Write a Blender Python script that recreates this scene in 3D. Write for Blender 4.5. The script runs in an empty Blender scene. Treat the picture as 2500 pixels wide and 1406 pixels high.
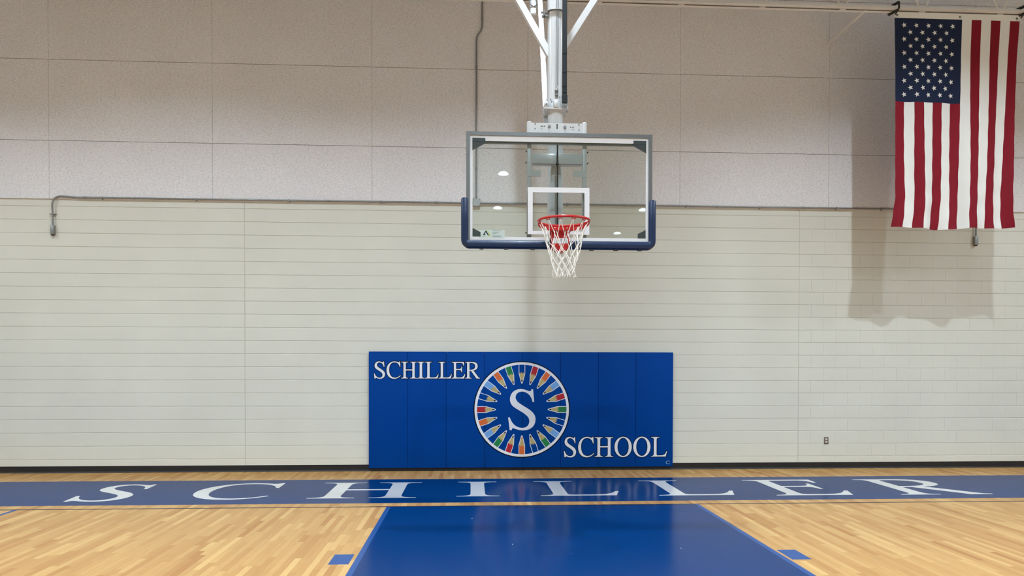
import bpy, math, random
from mathutils import Vector, Matrix

random.seed(11)
SC = bpy.context.scene
COL = SC.collection
PI = math.pi

# ------------------------------------------------------------------ camera
FPX, PX, PY = 1795.2, 1250.0, 915.15          # focal length and principal point in pixels of 2500x1406
YAW, PIT, ROL = 0.05556, -0.013215, 0.0019146
CAMP = Vector((0.0, -11.578, 1.6585))


def cam_dir(a, b, c):
    r = a * math.cos(ROL) - b * math.sin(ROL)
    u = a * math.sin(ROL) + b * math.cos(ROL)
    w = c
    u, w = u * math.cos(PIT) + w * math.sin(PIT), -u * math.sin(PIT) + w * math.cos(PIT)
    return Vector((r * math.cos(YAW) + w * math.sin(YAW), -r * math.sin(YAW) + w * math.cos(YAW), u))


R_, U_, F_ = cam_dir(1, 0, 0), cam_dir(0, 1, 0), cam_dir(0, 0, 1)
cam = bpy.data.cameras.new('camera')
cam.sensor_fit = 'HORIZONTAL'
cam.sensor_width = 36.0
cam.lens = FPX / 2500.0 * 36.0
cam.shift_x = 0.0
cam.shift_y = (PY - 703.0) / 2500.0
cam.clip_end = 200
camo = bpy.data.objects.new('camera', cam)
COL.objects.link(camo)
camo.matrix_world = Matrix(((R_.x, U_.x, -F_.x, CAMP.x), (R_.y, U_.y, -F_.y, CAMP.y),
                            (R_.z, U_.z, -F_.z, CAMP.z), (0, 0, 0, 1)))
SC.camera = camo


def project(p):
    d = Vector(p) - CAMP
    z = d.dot(F_)
    if z < 0.3:
        return None
    return PX + FPX * d.dot(R_) / z, PY - FPX * d.dot(U_) / z, z


# ------------------------------------------------------------------ world, exposure
world = bpy.data.worlds.new('world')
SC.world = world
world.use_nodes = True
world.node_tree.nodes['Background'].inputs[0].default_value = (0.5, 0.5, 0.5, 1)
world.node_tree.nodes['Background'].inputs[1].default_value = 0.02
SC.view_settings.view_transform = 'Standard'
SC.view_settings.look = 'None'
SC.view_settings.gamma = 1.0
SC.view_settings.use_curve_mapping = False
SC.view_settings.exposure = 0.0
SC.cycles.max_bounces = 5
SC.cycles.diffuse_bounces = 4
SC.cycles.glossy_bounces = 3
SC.cycles.use_light_tree = False
SC.cycles.caustics_reflective = False
SC.cycles.caustics_refractive = False
LAMP_STRENGTH = 4400.0
LAMP_COLOR = (0.845, 1.0, 1.14)

# ------------------------------------------------------------------ helpers


def lin(c):
    c = c / 255.0
    return c / 12.92 if c <= 0.04045 else ((c + 0.055) / 1.055) ** 2.4


def rgb(r, g, b):
    return (lin(r), lin(g), lin(b), 1.0)


def mat(name, col, rough=0.5, metal=0.0, spec=0.5, coat=0.0, coat_rough=0.1):
    m = bpy.data.materials.new(name)
    m.use_nodes = True
    b = m.node_tree.nodes['Principled BSDF']
    b.inputs['Base Color'].default_value = col
    b.inputs['Roughness'].default_value = rough
    b.inputs['Metallic'].default_value = metal
    b.inputs['Specular IOR Level'].default_value = spec
    b.inputs['Coat Weight'].default_value = coat
    b.inputs['Coat Roughness'].default_value = coat_rough
    return m


def noise_tint(m, scale=(1, 1, 1), amount=0.06, detail=4.0, nscale=8.0, bump=0.0, dist=0.01):
    """Vary a material's colour by world-position noise and, if asked, add fine relief."""
    nt = m.node_tree
    b = nt.nodes['Principled BSDF']
    base = tuple(b.inputs['Base Color'].default_value)
    geo = nt.nodes.new('ShaderNodeNewGeometry')
    mp = nt.nodes.new('ShaderNodeMapping')
    mp.inputs['Scale'].default_value = scale
    nt.links.new(geo.outputs['Position'], mp.inputs['Vector'])
    n = nt.nodes.new('ShaderNodeTexNoise')
    n.inputs['Scale'].default_value = nscale
    n.inputs['Detail'].default_value = detail
    nt.links.new(mp.outputs[0], n.inputs['Vector'])
    r = nt.nodes.new('ShaderNodeValToRGB')
    r.color_ramp.elements[0].position = 0.3
    r.color_ramp.elements[1].position = 0.7
    r.color_ramp.elements[0].color = tuple(c * (1 - amount) for c in base[:3]) + (1,)
    r.color_ramp.elements[1].color = tuple(min(1, c * (1 + amount)) for c in base[:3]) + (1,)
    nt.links.new(n.outputs['Fac'], r.inputs[0])
    nt.links.new(r.outputs[0], b.inputs['Base Color'])
    if bump:
        bp = nt.nodes.new('ShaderNodeBump')
        bp.inputs['Strength'].default_value = bump
        bp.inputs['Distance'].default_value = dist
        nt.links.new(n.outputs['Fac'], bp.inputs['Height'])
        nt.links.new(bp.outputs[0], b.inputs['Normal'])
    return m


class MB:
    """Collects vertices and faces in world space."""

    def __init__(s):
        s.v, s.f, s.m = [], [], []

    def add(s, verts, faces, mi=0):
        o = len(s.v)
        s.v += [tuple(p) for p in verts]
        s.f += [tuple(i + o for i in f) for f in faces]
        s.m += [mi] * len(faces)
        return s

    def box(s, x0, x1, y0, y1, z0, z1, mi=0, ch=0.0):
        if ch <= 0:
            v = [(x, y, z) for x in (x0, x1) for y in (y0, y1) for z in (z0, z1)]
            return s.add(v, [(0, 1, 3, 2), (4, 6, 7, 5), (0, 4, 5, 1), (2, 3, 7, 6), (0, 2, 6, 4), (1, 5, 7, 3)], mi)
        import bmesh
        bm = bmesh.new()
        bmesh.ops.create_cube(bm, size=1.0)
        for q in bm.verts:
            q.co = Vector((x0 + (q.co.x + .5) * (x1 - x0), y0 + (q.co.y + .5) * (y1 - y0), z0 + (q.co.z + .5) * (z1 - z0)))
        bmesh.ops.bevel(bm, geom=list(bm.edges), offset=ch, segments=2, profile=0.5, affect='EDGES')
        bm.verts.index_update()
        s.add([q.co[:] for q in bm.verts], [[q.index for q in f.verts] for f in bm.faces], mi)
        bm.free()
        return s

    def bar(s, p0, p1, w, h, up=(0, 0, 1), mi=0):
        p0, p1 = Vector(p0), Vector(p1)
        d = (p1 - p0).normalized()
        a = d.cross(Vector(up)).normalized()
        b = a.cross(d).normalized()
        v = []
        for p in (p0, p1):
            for i, j in ((-1, -1), (1, -1), (1, 1), (-1, 1)):
                v.append(p + a * (i * w / 2) + b * (j * h / 2))
        return s.add(v, [(3, 2, 1, 0), (4, 5, 6, 7)] + [(i, (i + 1) % 4, 4 + (i + 1) % 4, 4 + i) for i in range(4)], mi)

    def tube(s, pts, r, n=10, closed=False, caps=True, mi=0):
        pts = [Vector(p) for p in pts]
        N = len(pts)
        rs = r if isinstance(r, (list, tuple)) else [r] * N
        rings = []
        prev = None
        for i, p in enumerate(pts):
            if closed:
                t = pts[(i + 1) % N] - pts[i - 1]
            else:
                t = pts[min(i + 1, N - 1)] - pts[max(i - 1, 0)]
            t.normalize()
            if prev is None:
                a = t.orthogonal().normalized()
            else:
                a = (prev - t * prev.dot(t)).normalized()
            prev = a
            b = t.cross(a)
            rings.append([p + (a * math.cos(2 * PI * k / n) + b * math.sin(2 * PI * k / n)) * rs[i] for k in range(n)])
        v = [q for ring in rings for q in ring]
        f = []
        for i in range(N if closed else N - 1):
            j = (i + 1) % N
            for k in range(n):
                l = (k + 1) % n
                f.append((i * n + k, i * n + l, j * n + l, j * n + k))
        if caps and not closed:
            f.append(tuple(range(n))[::-1])
            f.append(tuple((N - 1) * n + k for k in range(n)))
        return s.add(v, f, mi)

    def cyl(s, p0, p1, r, n=16, mi=0):
        return s.tube([p0, p1], r, n, mi=mi)

    def skirt(s, prof, cx, cy, n=24, mi=0):
        v = [(cx + r * math.cos(2 * PI * k / n), cy + r * math.sin(2 * PI * k / n), z) for r, z in prof for k in range(n)]
        f = [(i * n + k, i * n + (k + 1) % n, (i + 1) * n + (k + 1) % n, (i + 1) * n + k) for i in range(len(prof) - 1) for k in range(n)]
        return s.add(v, f, mi)

    def prism(s, poly, y0, y1, mi=0):
        """poly: (x, z) outline, extruded along Y."""
        n = len(poly)
        v = [(x, y0, z) for x, z in poly] + [(x, y1, z) for x, z in poly]
        f = [tuple(range(n)), tuple(range(2 * n - 1, n - 1, -1))]
        f += [((i + 1) % n, i, n + i, n + (i + 1) % n) for i in range(n)]
        return s.add(v, f, mi)

    def lathe(s, prof, cx, cy, n=24, mi=0, open_start=False):
        v, f = [], []
        for r, z in prof:
            for k in range(n):
                v.append((cx + r * math.cos(2 * PI * k / n), cy + r * math.sin(2 * PI * k / n), z))
        for i in range(len(prof) - 1):
            for k in range(n):
                l = (k + 1) % n
                f.append((i * n + k, i * n + l, (i + 1) * n + l, (i + 1) * n + k))
        if not open_start:
            f.append(tuple(range(n))[::-1])
        f.append(tuple((len(prof) - 1) * n + k for k in range(n)))
        return s.add(v, f, mi)


WLOC = {}


def put(o, wloc, parent):
    base = WLOC[parent.name] if parent else Vector((0, 0, 0))
    o.location = Vector(wloc) - base
    if parent:
        o.parent = parent
    COL.objects.link(o)
    WLOC[o.name] = Vector(wloc)
    return o


def obj(name, mb, mats, parent=None, smooth=False, label=None, kind=None, recalc=True):
    xs = [p[0] for p in mb.v]
    ys = [p[1] for p in mb.v]
    zs = [p[2] for p in mb.v]
    c = Vector(((min(xs) + max(xs)) / 2, (min(ys) + max(ys)) / 2, (min(zs) + max(zs)) / 2))
    me = bpy.data.meshes.new(name)
    me.from_pydata([(p[0] - c.x, p[1] - c.y, p[2] - c.z) for p in mb.v], [], mb.f)
    if not isinstance(mats, (list, tuple)):
        mats = [mats]
    for m in mats:
        me.materials.append(m)
    if len(mats) > 1:
        me.polygons.foreach_set('material_index', mb.m)
    if recalc:
        import bmesh
        bm = bmesh.new()
        bm.from_mesh(me)
        bmesh.ops.recalc_face_normals(bm, faces=bm.faces)
        bm.to_mesh(me)
        bm.free()
    if smooth:
        me.polygons.foreach_set('use_smooth', [True] * len(me.polygons))
        me.set_sharp_from_angle(angle=math.radians(40))
    me.update()
    o = bpy.data.objects.new(name, me)
    put(o, c, parent)
    if label:
        o['label'] = label
    if kind:
        o['kind'] = kind
    return o


def clone(o, wloc, parent=None):
    c = o.copy()
    c.parent = None
    return put(c, wloc, parent)


def thing(name, loc, label, cat, group=None):
    o = bpy.data.objects.new(name, None)
    o.empty_display_size = 0.1
    put(o, loc, None)
    o['label'] = label
    o['category'] = cat
    if group:
        o['group'] = group
    return o


# ------------------------------------------------------------------ materials
M = {}
M['block'] = noise_tint(mat('painted_block', rgb(224, 222, 209), 0.5, spec=0.4), amount=0.025, nscale=1.1, detail=3)
M['wall'] = mat('painted_wall', rgb(208, 209, 208), 0.6, spec=0.3)
M['caulk'] = mat('joint_sealant', rgb(205, 201, 188), 0.6, spec=0.3)
M['base'] = mat('vinyl_base', rgb(22, 21, 22), 0.45)
M['ceiling'] = mat('ceiling_deck', rgb(176, 179, 184), 0.8)
M['slab'] = mat('floor_slab', rgb(172, 157, 132), 0.3)
M['white_steel'] = mat('white_steel', rgb(218, 219, 220), 0.3, coat=0.3)
M['joist'] = mat('joist_paint', rgb(240, 236, 230), 0.5)
M['grey_steel'] = mat('galvanised_steel', rgb(128, 128, 126), 0.45, metal=0.6)
M['conduit'] = mat('conduit_steel', rgb(150, 150, 148), 0.42, metal=0.75)
M['boxgrey'] = mat('box_cover', rgb(176, 180, 178), 0.5, metal=0.3)
M['dark'] = mat('dark_steel', rgb(52, 54, 54), 0.45, metal=0.4)
M['alu'] = mat('frame_aluminium', rgb(122, 124, 124), 0.38, metal=0.7)
M['gusset'] = mat('gusset_steel', rgb(62, 70, 70), 0.45, metal=0.3)
M['white_print'] = mat('white_print', rgb(240, 242, 246), 0.35)
M['pad_navy'] = mat('board_padding', rgb(3, 35, 76), 0.35, coat=0.1)
M['red'] = mat('rim_red', rgb(196, 24, 22), 0.3, coat=0.4)
M['net'] = mat('net_cord', rgb(244, 241, 232), 0.75)
M['strap'] = mat('black_webbing', rgb(18, 26, 32), 0.7)
M['clear_label'] = mat('sticker_film', rgb(206, 222, 216), 0.4)
M['navy_ink'] = mat('navy_ink', rgb(20, 32, 60), 0.5)
M['lime_ink'] = mat('lime_ink', rgb(196, 206, 110), 0.5)
M['grey_ink'] = mat('grey_ink', rgb(110, 122, 122), 0.5)
M['vinyl'] = noise_tint(mat('pad_vinyl', rgb(0, 64, 146), 0.5, spec=0.06), amount=0.03, nscale=2.0, bump=0.03, dist=0.02)
M['seam'] = mat('pad_backing', rgb(8, 20, 48), 0.8)
M['ink_black'] = mat('print_black', rgb(5, 7, 22), 0.5, spec=0.15)
M['ink_white'] = mat('print_white', rgb(232, 234, 242), 0.42)
M['ink_red'] = mat('print_red', rgb(176, 18, 40), 0.42)
M['ink_orange'] = mat('print_orange', rgb(214, 104, 50), 0.42)
M['ink_sky'] = mat('print_sky', rgb(112, 166, 226), 0.42)
M['ink_green'] = mat('print_green', rgb(14, 124, 66), 0.42)
M['ink_blue'] = mat('print_blue', rgb(0, 64, 146), 0.5, spec=0.06)
M['ink_wood'] = mat('print_wood', rgb(190, 172, 118), 0.42)
M['outlet_plate'] = mat('outlet_plate', rgb(126, 118, 106), 0.4, metal=0.5)
M['outlet_white'] = mat('outlet_white', rgb(226, 220, 212), 0.4)
M['flag_red'] = mat('flag_red', rgb(132, 18, 36), 0.75, spec=0.25)
M['flag_white'] = mat('flag_white', rgb(236, 236, 232), 0.75, spec=0.25)
M['flag_navy'] = mat('flag_navy', rgb(26, 38, 66), 0.75, spec=0.25)
M['housing'] = mat('lamp_housing', rgb(70, 70, 72), 0.5)


def sealed(nt, col_socket=None, col=None, rough=0.17, amount=0.56):
    """Sealed sports-floor finish: matte colour under a thin satin clear coat."""
    for n in [n for n in nt.nodes if n.type == 'BSDF_PRINCIPLED']:
        nt.nodes.remove(n)
    df = nt.nodes.new('ShaderNodeBsdfDiffuse')
    if col_socket:
        nt.links.new(col_socket, df.inputs[0])
    else:
        df.inputs[0].default_value = col
    gs = nt.nodes.new('ShaderNodeBsdfGlossy')
    geo = nt.nodes.new('ShaderNodeNewGeometry')
    n = nt.nodes.new('ShaderNodeTexNoise')
    n.inputs['Scale'].default_value = 0.9
    n.inputs['Detail'].default_value = 3
    nt.links.new(geo.outputs['Position'], n.inputs['Vector'])
    mr = nt.nodes.new('ShaderNodeMapRange')
    mr.inputs['To Min'].default_value = rough * .7
    mr.inputs['To Max'].default_value = rough * 1.3
    nt.links.new(n.outputs['Fac'], mr.inputs['Value'])
    nt.links.new(mr.outputs[0], gs.inputs['Roughness'])
    fr = nt.nodes.new('ShaderNodeFresnel')
    fr.inputs['IOR'].default_value = 1.45
    ml = nt.nodes.new('ShaderNodeMath')
    ml.operation = 'MULTIPLY'
    ml.inputs[1].default_value = amount
    nt.links.new(fr.outputs[0], ml.inputs[0])
    mx = nt.nodes.new('ShaderNodeMixShader')
    nt.links.new(ml.outputs[0], mx.inputs[0])
    nt.links.new(df.outputs[0], mx.inputs[1])
    nt.links.new(gs.outputs[0], mx.inputs[2])
    nt.links.new(mx.outputs[0], nt.nodes['Material Output'].inputs[0])


def floor_paint(name, col):
    m = mat(name, col)
    sealed(m.node_tree, col=col)
    return m


M['court_blue'] = floor_paint('court_blue', rgb(0, 53, 110))
M['court_line'] = floor_paint('court_line_blue', rgb(44, 84, 146))
M['court_white'] = floor_paint('court_white', rgb(253, 254, 255))
M['court_dark'] = floor_paint('court_dark_line', rgb(44, 36, 48))


def acoustic():
    m = mat('acoustic_panel', rgb(206, 196, 186), 0.55, spec=0.55)
    nt = m.node_tree
    b = nt.nodes['Principled BSDF']
    geo = nt.nodes.new('ShaderNodeNewGeometry')
    oi = nt.nodes.new('ShaderNodeObjectInfo')
    mp = nt.nodes.new('ShaderNodeMapping')
    mp.inputs['Scale'].default_value = (34, 34, 70)
    nt.links.new(geo.outputs['Position'], mp.inputs['Vector'])
    off = nt.nodes.new('ShaderNodeCombineXYZ')
    mul = nt.nodes.new('ShaderNodeMath')
    mul.operation = 'MULTIPLY'
    mul.inputs[1].default_value = 37.0
    nt.links.new(oi.outputs['Random'], mul.inputs[0])
    nt.links.new(mul.outputs[0], off.inputs[0])
    nt.links.new(off.outputs[0], mp.inputs['Location'])
    n = nt.nodes.new('ShaderNodeTexNoise')
    n.inputs['Scale'].default_value = 1.0
    n.inputs['Detail'].default_value = 5.0
    n.inputs['Roughness'].default_value = 0.7
    nt.links.new(mp.outputs[0], n.inputs['Vector'])
    r = nt.nodes.new('ShaderNodeValToRGB')
    e = r.color_ramp.elements
    e[0].position, e[0].color = 0.24, rgb(194, 191, 192)
    e[1].position, e[1].color = 0.74, rgb(250, 249, 251)
    k = e.new(0.5)
    k.color = rgb(236, 233, 234)
    nt.links.new(n.outputs['Fac'], r.inputs[0])
    big = nt.nodes.new('ShaderNodeTexNoise')
    big.inputs['Scale'].default_value = 0.8
    big.inputs['Detail'].default_value = 3
    nt.links.new(geo.outputs['Position'], big.inputs['Vector'])
    br = nt.nodes.new('ShaderNodeMapRange')
    br.inputs['To Min'].default_value = 0.93
    br.inputs['To Max'].default_value = 1.06
    nt.links.new(big.outputs['Fac'], br.inputs['Value'])
    mx = nt.nodes.new('ShaderNodeVectorMath')
    mx.operation = 'SCALE'
    nt.links.new(r.outputs[0], mx.inputs[0])
    nt.links.new(br.outputs[0], mx.inputs['Scale'])
    nt.links.new(mx.outputs[0], b.inputs['Base Color'])
    bp = nt.nodes.new('ShaderNodeBump')
    bp.inputs['Strength'].default_value = 0.35
    bp.inputs['Distance'].default_value = 0.006
    nt.links.new(n.outputs['Fac'], bp.inputs['Height'])
    nt.links.new(bp.outputs[0], b.inputs['Normal'])
    return m


M['acoustic'] = acoustic()


def wood():
    m = mat('maple_strip', rgb(214, 180, 125), 0.22, spec=0.5)
    nt = m.node_tree
    b = nt.nodes['Principled BSDF']
    at = nt.nodes.new('ShaderNodeAttribute')
    at.attribute_name = 'tone'
    geo = nt.nodes.new('ShaderNodeNewGeometry')
    mp = nt.nodes.new('ShaderNodeMapping')
    mp.inputs['Scale'].default_value = (60, 5, 60)
    nt.links.new(geo.outputs['Position'], mp.inputs['Vector'])
    n = nt.nodes.new('ShaderNodeTexNoise')
    n.inputs['Scale'].default_value = 1.0
    n.inputs['Detail'].default_value = 4
    nt.links.new(mp.outputs[0], n.inputs['Vector'])
    mr = nt.nodes.new('ShaderNodeMapRange')
    mr.inputs['To Min'].default_value = -0.16
    mr.inputs['To Max'].default_value = 0.16
    nt.links.new(n.outputs['Fac'], mr.inputs['Value'])
    ad = nt.nodes.new('ShaderNodeMath')
    ad.operation = 'ADD'
    nt.links.new(at.outputs['Fac'], ad.inputs[0])
    nt.links.new(mr.outputs[0], ad.inputs[1])
    r = nt.nodes.new('ShaderNodeValToRGB')
    e = r.color_ramp.elements
    e[0].position, e[0].color = 0.0, rgb(180, 127, 76)
    e[1].position, e[1].color = 1.0, rgb(219, 177, 116)
    k = e.new(0.5)
    k.color = rgb(199, 153, 96)
    nt.links.new(ad.outputs[0], r.inputs[0])
    sealed(nt, col_socket=r.outputs[0], rough=0.18, amount=0.45)
    return m


M['wood'] = wood()


def glass():
    m = bpy.data.materials.new('board_glass')
    m.use_nodes = True
    nt = m.node_tree
    nt.nodes.remove(nt.nodes['Principled BSDF'])
    out = nt.nodes['Material Output']
    t = nt.nodes.new('ShaderNodeBsdfTransparent')
    t.inputs[0].default_value = (0.962, 0.986, 0.974, 1)
    g = nt.nodes.new('ShaderNodeBsdfGlossy')
    g.inputs['Roughness'].default_value = 0.0
    fr = nt.nodes.new('ShaderNodeFresnel')
    fr.inputs['IOR'].default_value = 1.5
    mx = nt.nodes.new('ShaderNodeMixShader')
    nt.links.new(fr.outputs[0], mx.inputs[0])
    nt.links.new(t.outputs[0], mx.inputs[1])
    nt.links.new(g.outputs[0], mx.inputs[2])
    nt.links.new(mx.outputs[0], out.inputs[0])
    return m


M['glass'] = glass()


def emitter(name, strength):
    m = bpy.data.materials.new(name)
    m.use_nodes = True
    nt = m.node_tree
    nt.nodes.remove(nt.nodes['Principled BSDF'])
    em = nt.nodes.new('ShaderNodeEmission')
    em.inputs[0].default_value = LAMP_COLOR + (1,)
    em.inputs[1].default_value = strength
    nt.links.new(em.outputs[0], nt.nodes['Material Output'].inputs[0])
    return m


M['lens'] = emitter('lamp_lens', LAMP_STRENGTH)
M['lens'].cycles.emission_sampling = 'FRONT'
M['added_skirt'] = emitter('added_skirt_glow', LAMP_STRENGTH * .003)     # added skirt; own emission put in so lamps show in the glass
M['added_skirt'].cycles.emission_sampling = 'NONE'

# ------------------------------------------------------------------ room shell
RX0, RX1, RY0, CEIL = -12.2, 14.0, -33.0, 8.3
floor = obj('floor', MB().box(RX0 - .2, RX1 + .2, RY0 - .2, .2, -.30, -.02), M['slab'], kind='structure')
obj('ceiling', MB().box(RX0 - .2, RX1 + .2, RY0 - .2, .2, CEIL, CEIL + .2), M['ceiling'], kind='structure')
wall = obj('wall_back', MB().box(RX0 - .2, RX1 + .2, .0102, .25, -.02, CEIL), M['wall'], kind='structure')
obj('wall_left', MB().box(RX0 - .2, RX0, RY0, .0102, -.02, CEIL), M['wall'], kind='structure')
obj('wall_right', MB().box(RX1, RX1 + .2, RY0, .0102, -.02, CEIL), M['wall'], kind='structure')
obj('wall_front', MB().box(RX0, RX1, RY0 - .2, RY0, -.02, CEIL), M['wall'], kind='structure')

# baseboard: cove profile
prof = [(0.0, 0.0), (-.016, 0.0), (-.016, .003), (-.009, .012), (-.006, .022), (-.005, .098), (-.002, .1016), (0.0, .1016)]
bb = MB()
n = len(prof)
bb.add([(RX0, y, z) for y, z in prof] + [(RX1, y, z) for y, z in prof],
       [tuple(range(n)), tuple(range(2 * n - 1, n - 1, -1))] + [((i + 1) % n, i, n + i, n + (i + 1) % n) for i in range(n)])
obj('baseboard_back', bb, M['base'], kind='structure')

# --- painted block wall: courses, and single blocks where their head joints can be seen
CH = .2032
CJ1, CJ2 = -3.489, 5.268
NCOURSE = 21
JD = .0082      # depth of the tooled joints


def course_mesh(x0, x1, z0, z1, rnd):
    """One course: front skin with a hollow joint edge above and below, cut into block lengths."""
    k = max(1, round((x1 - x0) / .4064))
    mb = MB()
    rows = []
    for i in range(k + 1):
        x = x0 + (x1 - x0) * i / k
        ct, cb = rnd.uniform(.006, .010), rnd.uniform(.0018, .0038)
        d = rnd.uniform(-.0008, .0008)
        e = .0015 if i == 0 else (-.0015 if i == k else 0)
        rows.append([(x, JD, z0), (x + e, d, z0 + cb), (x + e, d, z1 - ct), (x, JD, z1)])
    v = [p for r in rows for p in r]
    f = []
    for i in range(k):
        for j in range(3):
            a = i * 4 + j
            f.append((a, a + 4, a + 5, a + 1))
    f.append((0, 1, 2, 3))
    a = k * 4
    f.append((a + 3, a + 2, a + 1, a))
    return mb.add(v, f)


rnd = random.Random(4)
for c in range(NCOURSE):
    z0, z1 = c * CH, (c + 1) * CH
    if c == NCOURSE - 1:
        z1 = 4.20
    for xa, xb in ((RX0, CJ1 - .004), (CJ1 + .004, CJ2 - .004)):
        obj('block_course', course_mesh(xa, xb, z0, z1, rnd), M['block'], wall)
BW = .4064
protos = []
for q in range(6):
    mb = MB()
    hx = BW / 2
    ct, cb = rnd.uniform(.006, .010), rnd.uniform(.0018, .0038)
    cx = .0009
    d = [rnd.uniform(-.0005, .0005) for _ in range(4)]
    mb.add([(-hx, JD, 0), (hx, JD, 0), (hx, JD, CH), (-hx, JD, CH),
            (-hx + cx, d[0], cb), (hx - cx, d[1], cb), (hx - cx, d[2], CH - ct), (-hx + cx, d[3], CH - ct)],
           [(4, 5, 6, 7), (0, 1, 5, 4), (1, 2, 6, 5), (2, 3, 7, 6), (3, 0, 4, 7)])
    me = bpy.data.meshes.new('block')
    me.from_pydata(mb.v, [], mb.f)
    me.materials.append(M['block'])
    protos.append(me)
for c in range(NCOURSE - 1):
    xs = CJ2 + .004
    i = 0
    if c % 2 == 0:
        obj('block', course_mesh(xs, xs + BW / 2, c * CH, (c + 1) * CH, rnd), M['block'], wall)
        xs += BW / 2
    while xs < 9.55:
        o = bpy.data.objects.new('block', protos[rnd.randrange(6)])
        put(o, (xs + BW / 2, 0, c * CH), wall)
        xs += BW
    obj('block_course', course_mesh(xs, RX1, c * CH, (c + 1) * CH, rnd), M['block'], wall)
obj('block_course', course_mesh(CJ2 + .004, RX1, (NCOURSE - 1) * CH, 4.20, rnd), M['block'], wall)
for x in (CJ1, CJ2):
    obj('control_joint', MB().box(x - .0045, x + .0045, .003, .0102, 0, 4.2), M['caulk'], wall)

# --- acoustic panels above
PZ = [4.168, 5.05, 6.272, 7.49, CEIL]
PXE = [3.307 + 2.4235 * k for k in range(-6, 5)]
edges = [RX0] + PXE + [RX1]
for r in range(4):
    z0, z1 = PZ[r], PZ[r + 1]
    for i in range(len(edges) - 1):
        x0, x1 = edges[i] + .0012, edges[i + 1] - .0012
        obj('acoustic_panel', MB().box(x0, x1, -.026, .0102, z0 + .003, z1 - .003, ch=.003), M['acoustic'], wall)

# ------------------------------------------------------------------ floor: maple strips
SW = .0572


def strip_mesh(name, items):
    """items: (x0, x1, y0, y1, tone). Top skin plus a small eased edge all round."""
    v, f, t = [], [], []
    g, dz = .0004, .0016
    for x0, x1, y0, y1, tone in items:
        o = len(v)
        v += [(x0, y0, -.019), (x1, y0, -.019), (x1, y1, -.019), (x0, y1, -.019),
              (x0 + g, y0 + g, 0), (x1 - g, y0 + g, 0), (x1 - g, y1 - g, 0), (x0 + g, y1 - g, 0)]
        f += [(o + 4, o + 5, o + 6, o + 7), (o, o + 1, o + 5, o + 4), (o + 1, o + 2, o + 6, o + 5),
              (o + 2, o + 3, o + 7, o + 6), (o + 3, o, o + 4, o + 7)]
        t += [tone] * 5
    return v, f, t


strips = []
rs = random.Random(7)
x = RX0
while x < RX1 - .001:
    y = -rs.uniform(0, .6)
    ya = 0.0
    while ya > -14.0:
        L = rs.choice([.3, .4, .5, .6, .75, .9, 1.1]) * rs.uniform(.9, 1.1)
        yb = max(ya - L, -14.0) if ya < 0 else y
        if yb >= ya - .02:
            yb = ya - .3
        strips.append((x, min(x + SW, RX1), yb, ya, min(1, max(0, rs.gauss(.5, .19)))))
        ya = yb
    x += SW
score = []
for k, (x0, x1, y0, y1, tn) in enumerate(strips):
    cx, cy = (x0 + x1) / 2, (y0 + y1) / 2
    if -2.97 < cy < -.85 or (-.99 < cx < 2.73 and cy < -2.9):
        continue
    p = project((cx, cy, 0))
    if not p or not (0 < p[0] < 2500 and 0 < p[1] < 1400):
        continue
    score.append(((x1 - x0) * (y1 - y0) / p[2] ** 3, k))
score.sort(reverse=True)
top = set(k for _, k in score[:300])


def strip_obj(name, items, parent, kind=None):
    v, f, t = strip_mesh(name, items)
    mb = MB()
    mb.v, mb.f, mb.m = v, f, [0] * len(f)
    o = obj(name, mb, M['wood'], parent, kind=kind, recalc=False)
    a = o.data.attributes.new('tone', 'FLOAT', 'FACE')
    a.data.foreach_set('value', t)
    return o


for k in sorted(top):
    strip_obj('plank', [strips[k]], floor)
strip_obj('plank_field', [s for k, s in enumerate(strips) if k not in top], floor, kind='stuff')

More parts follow.
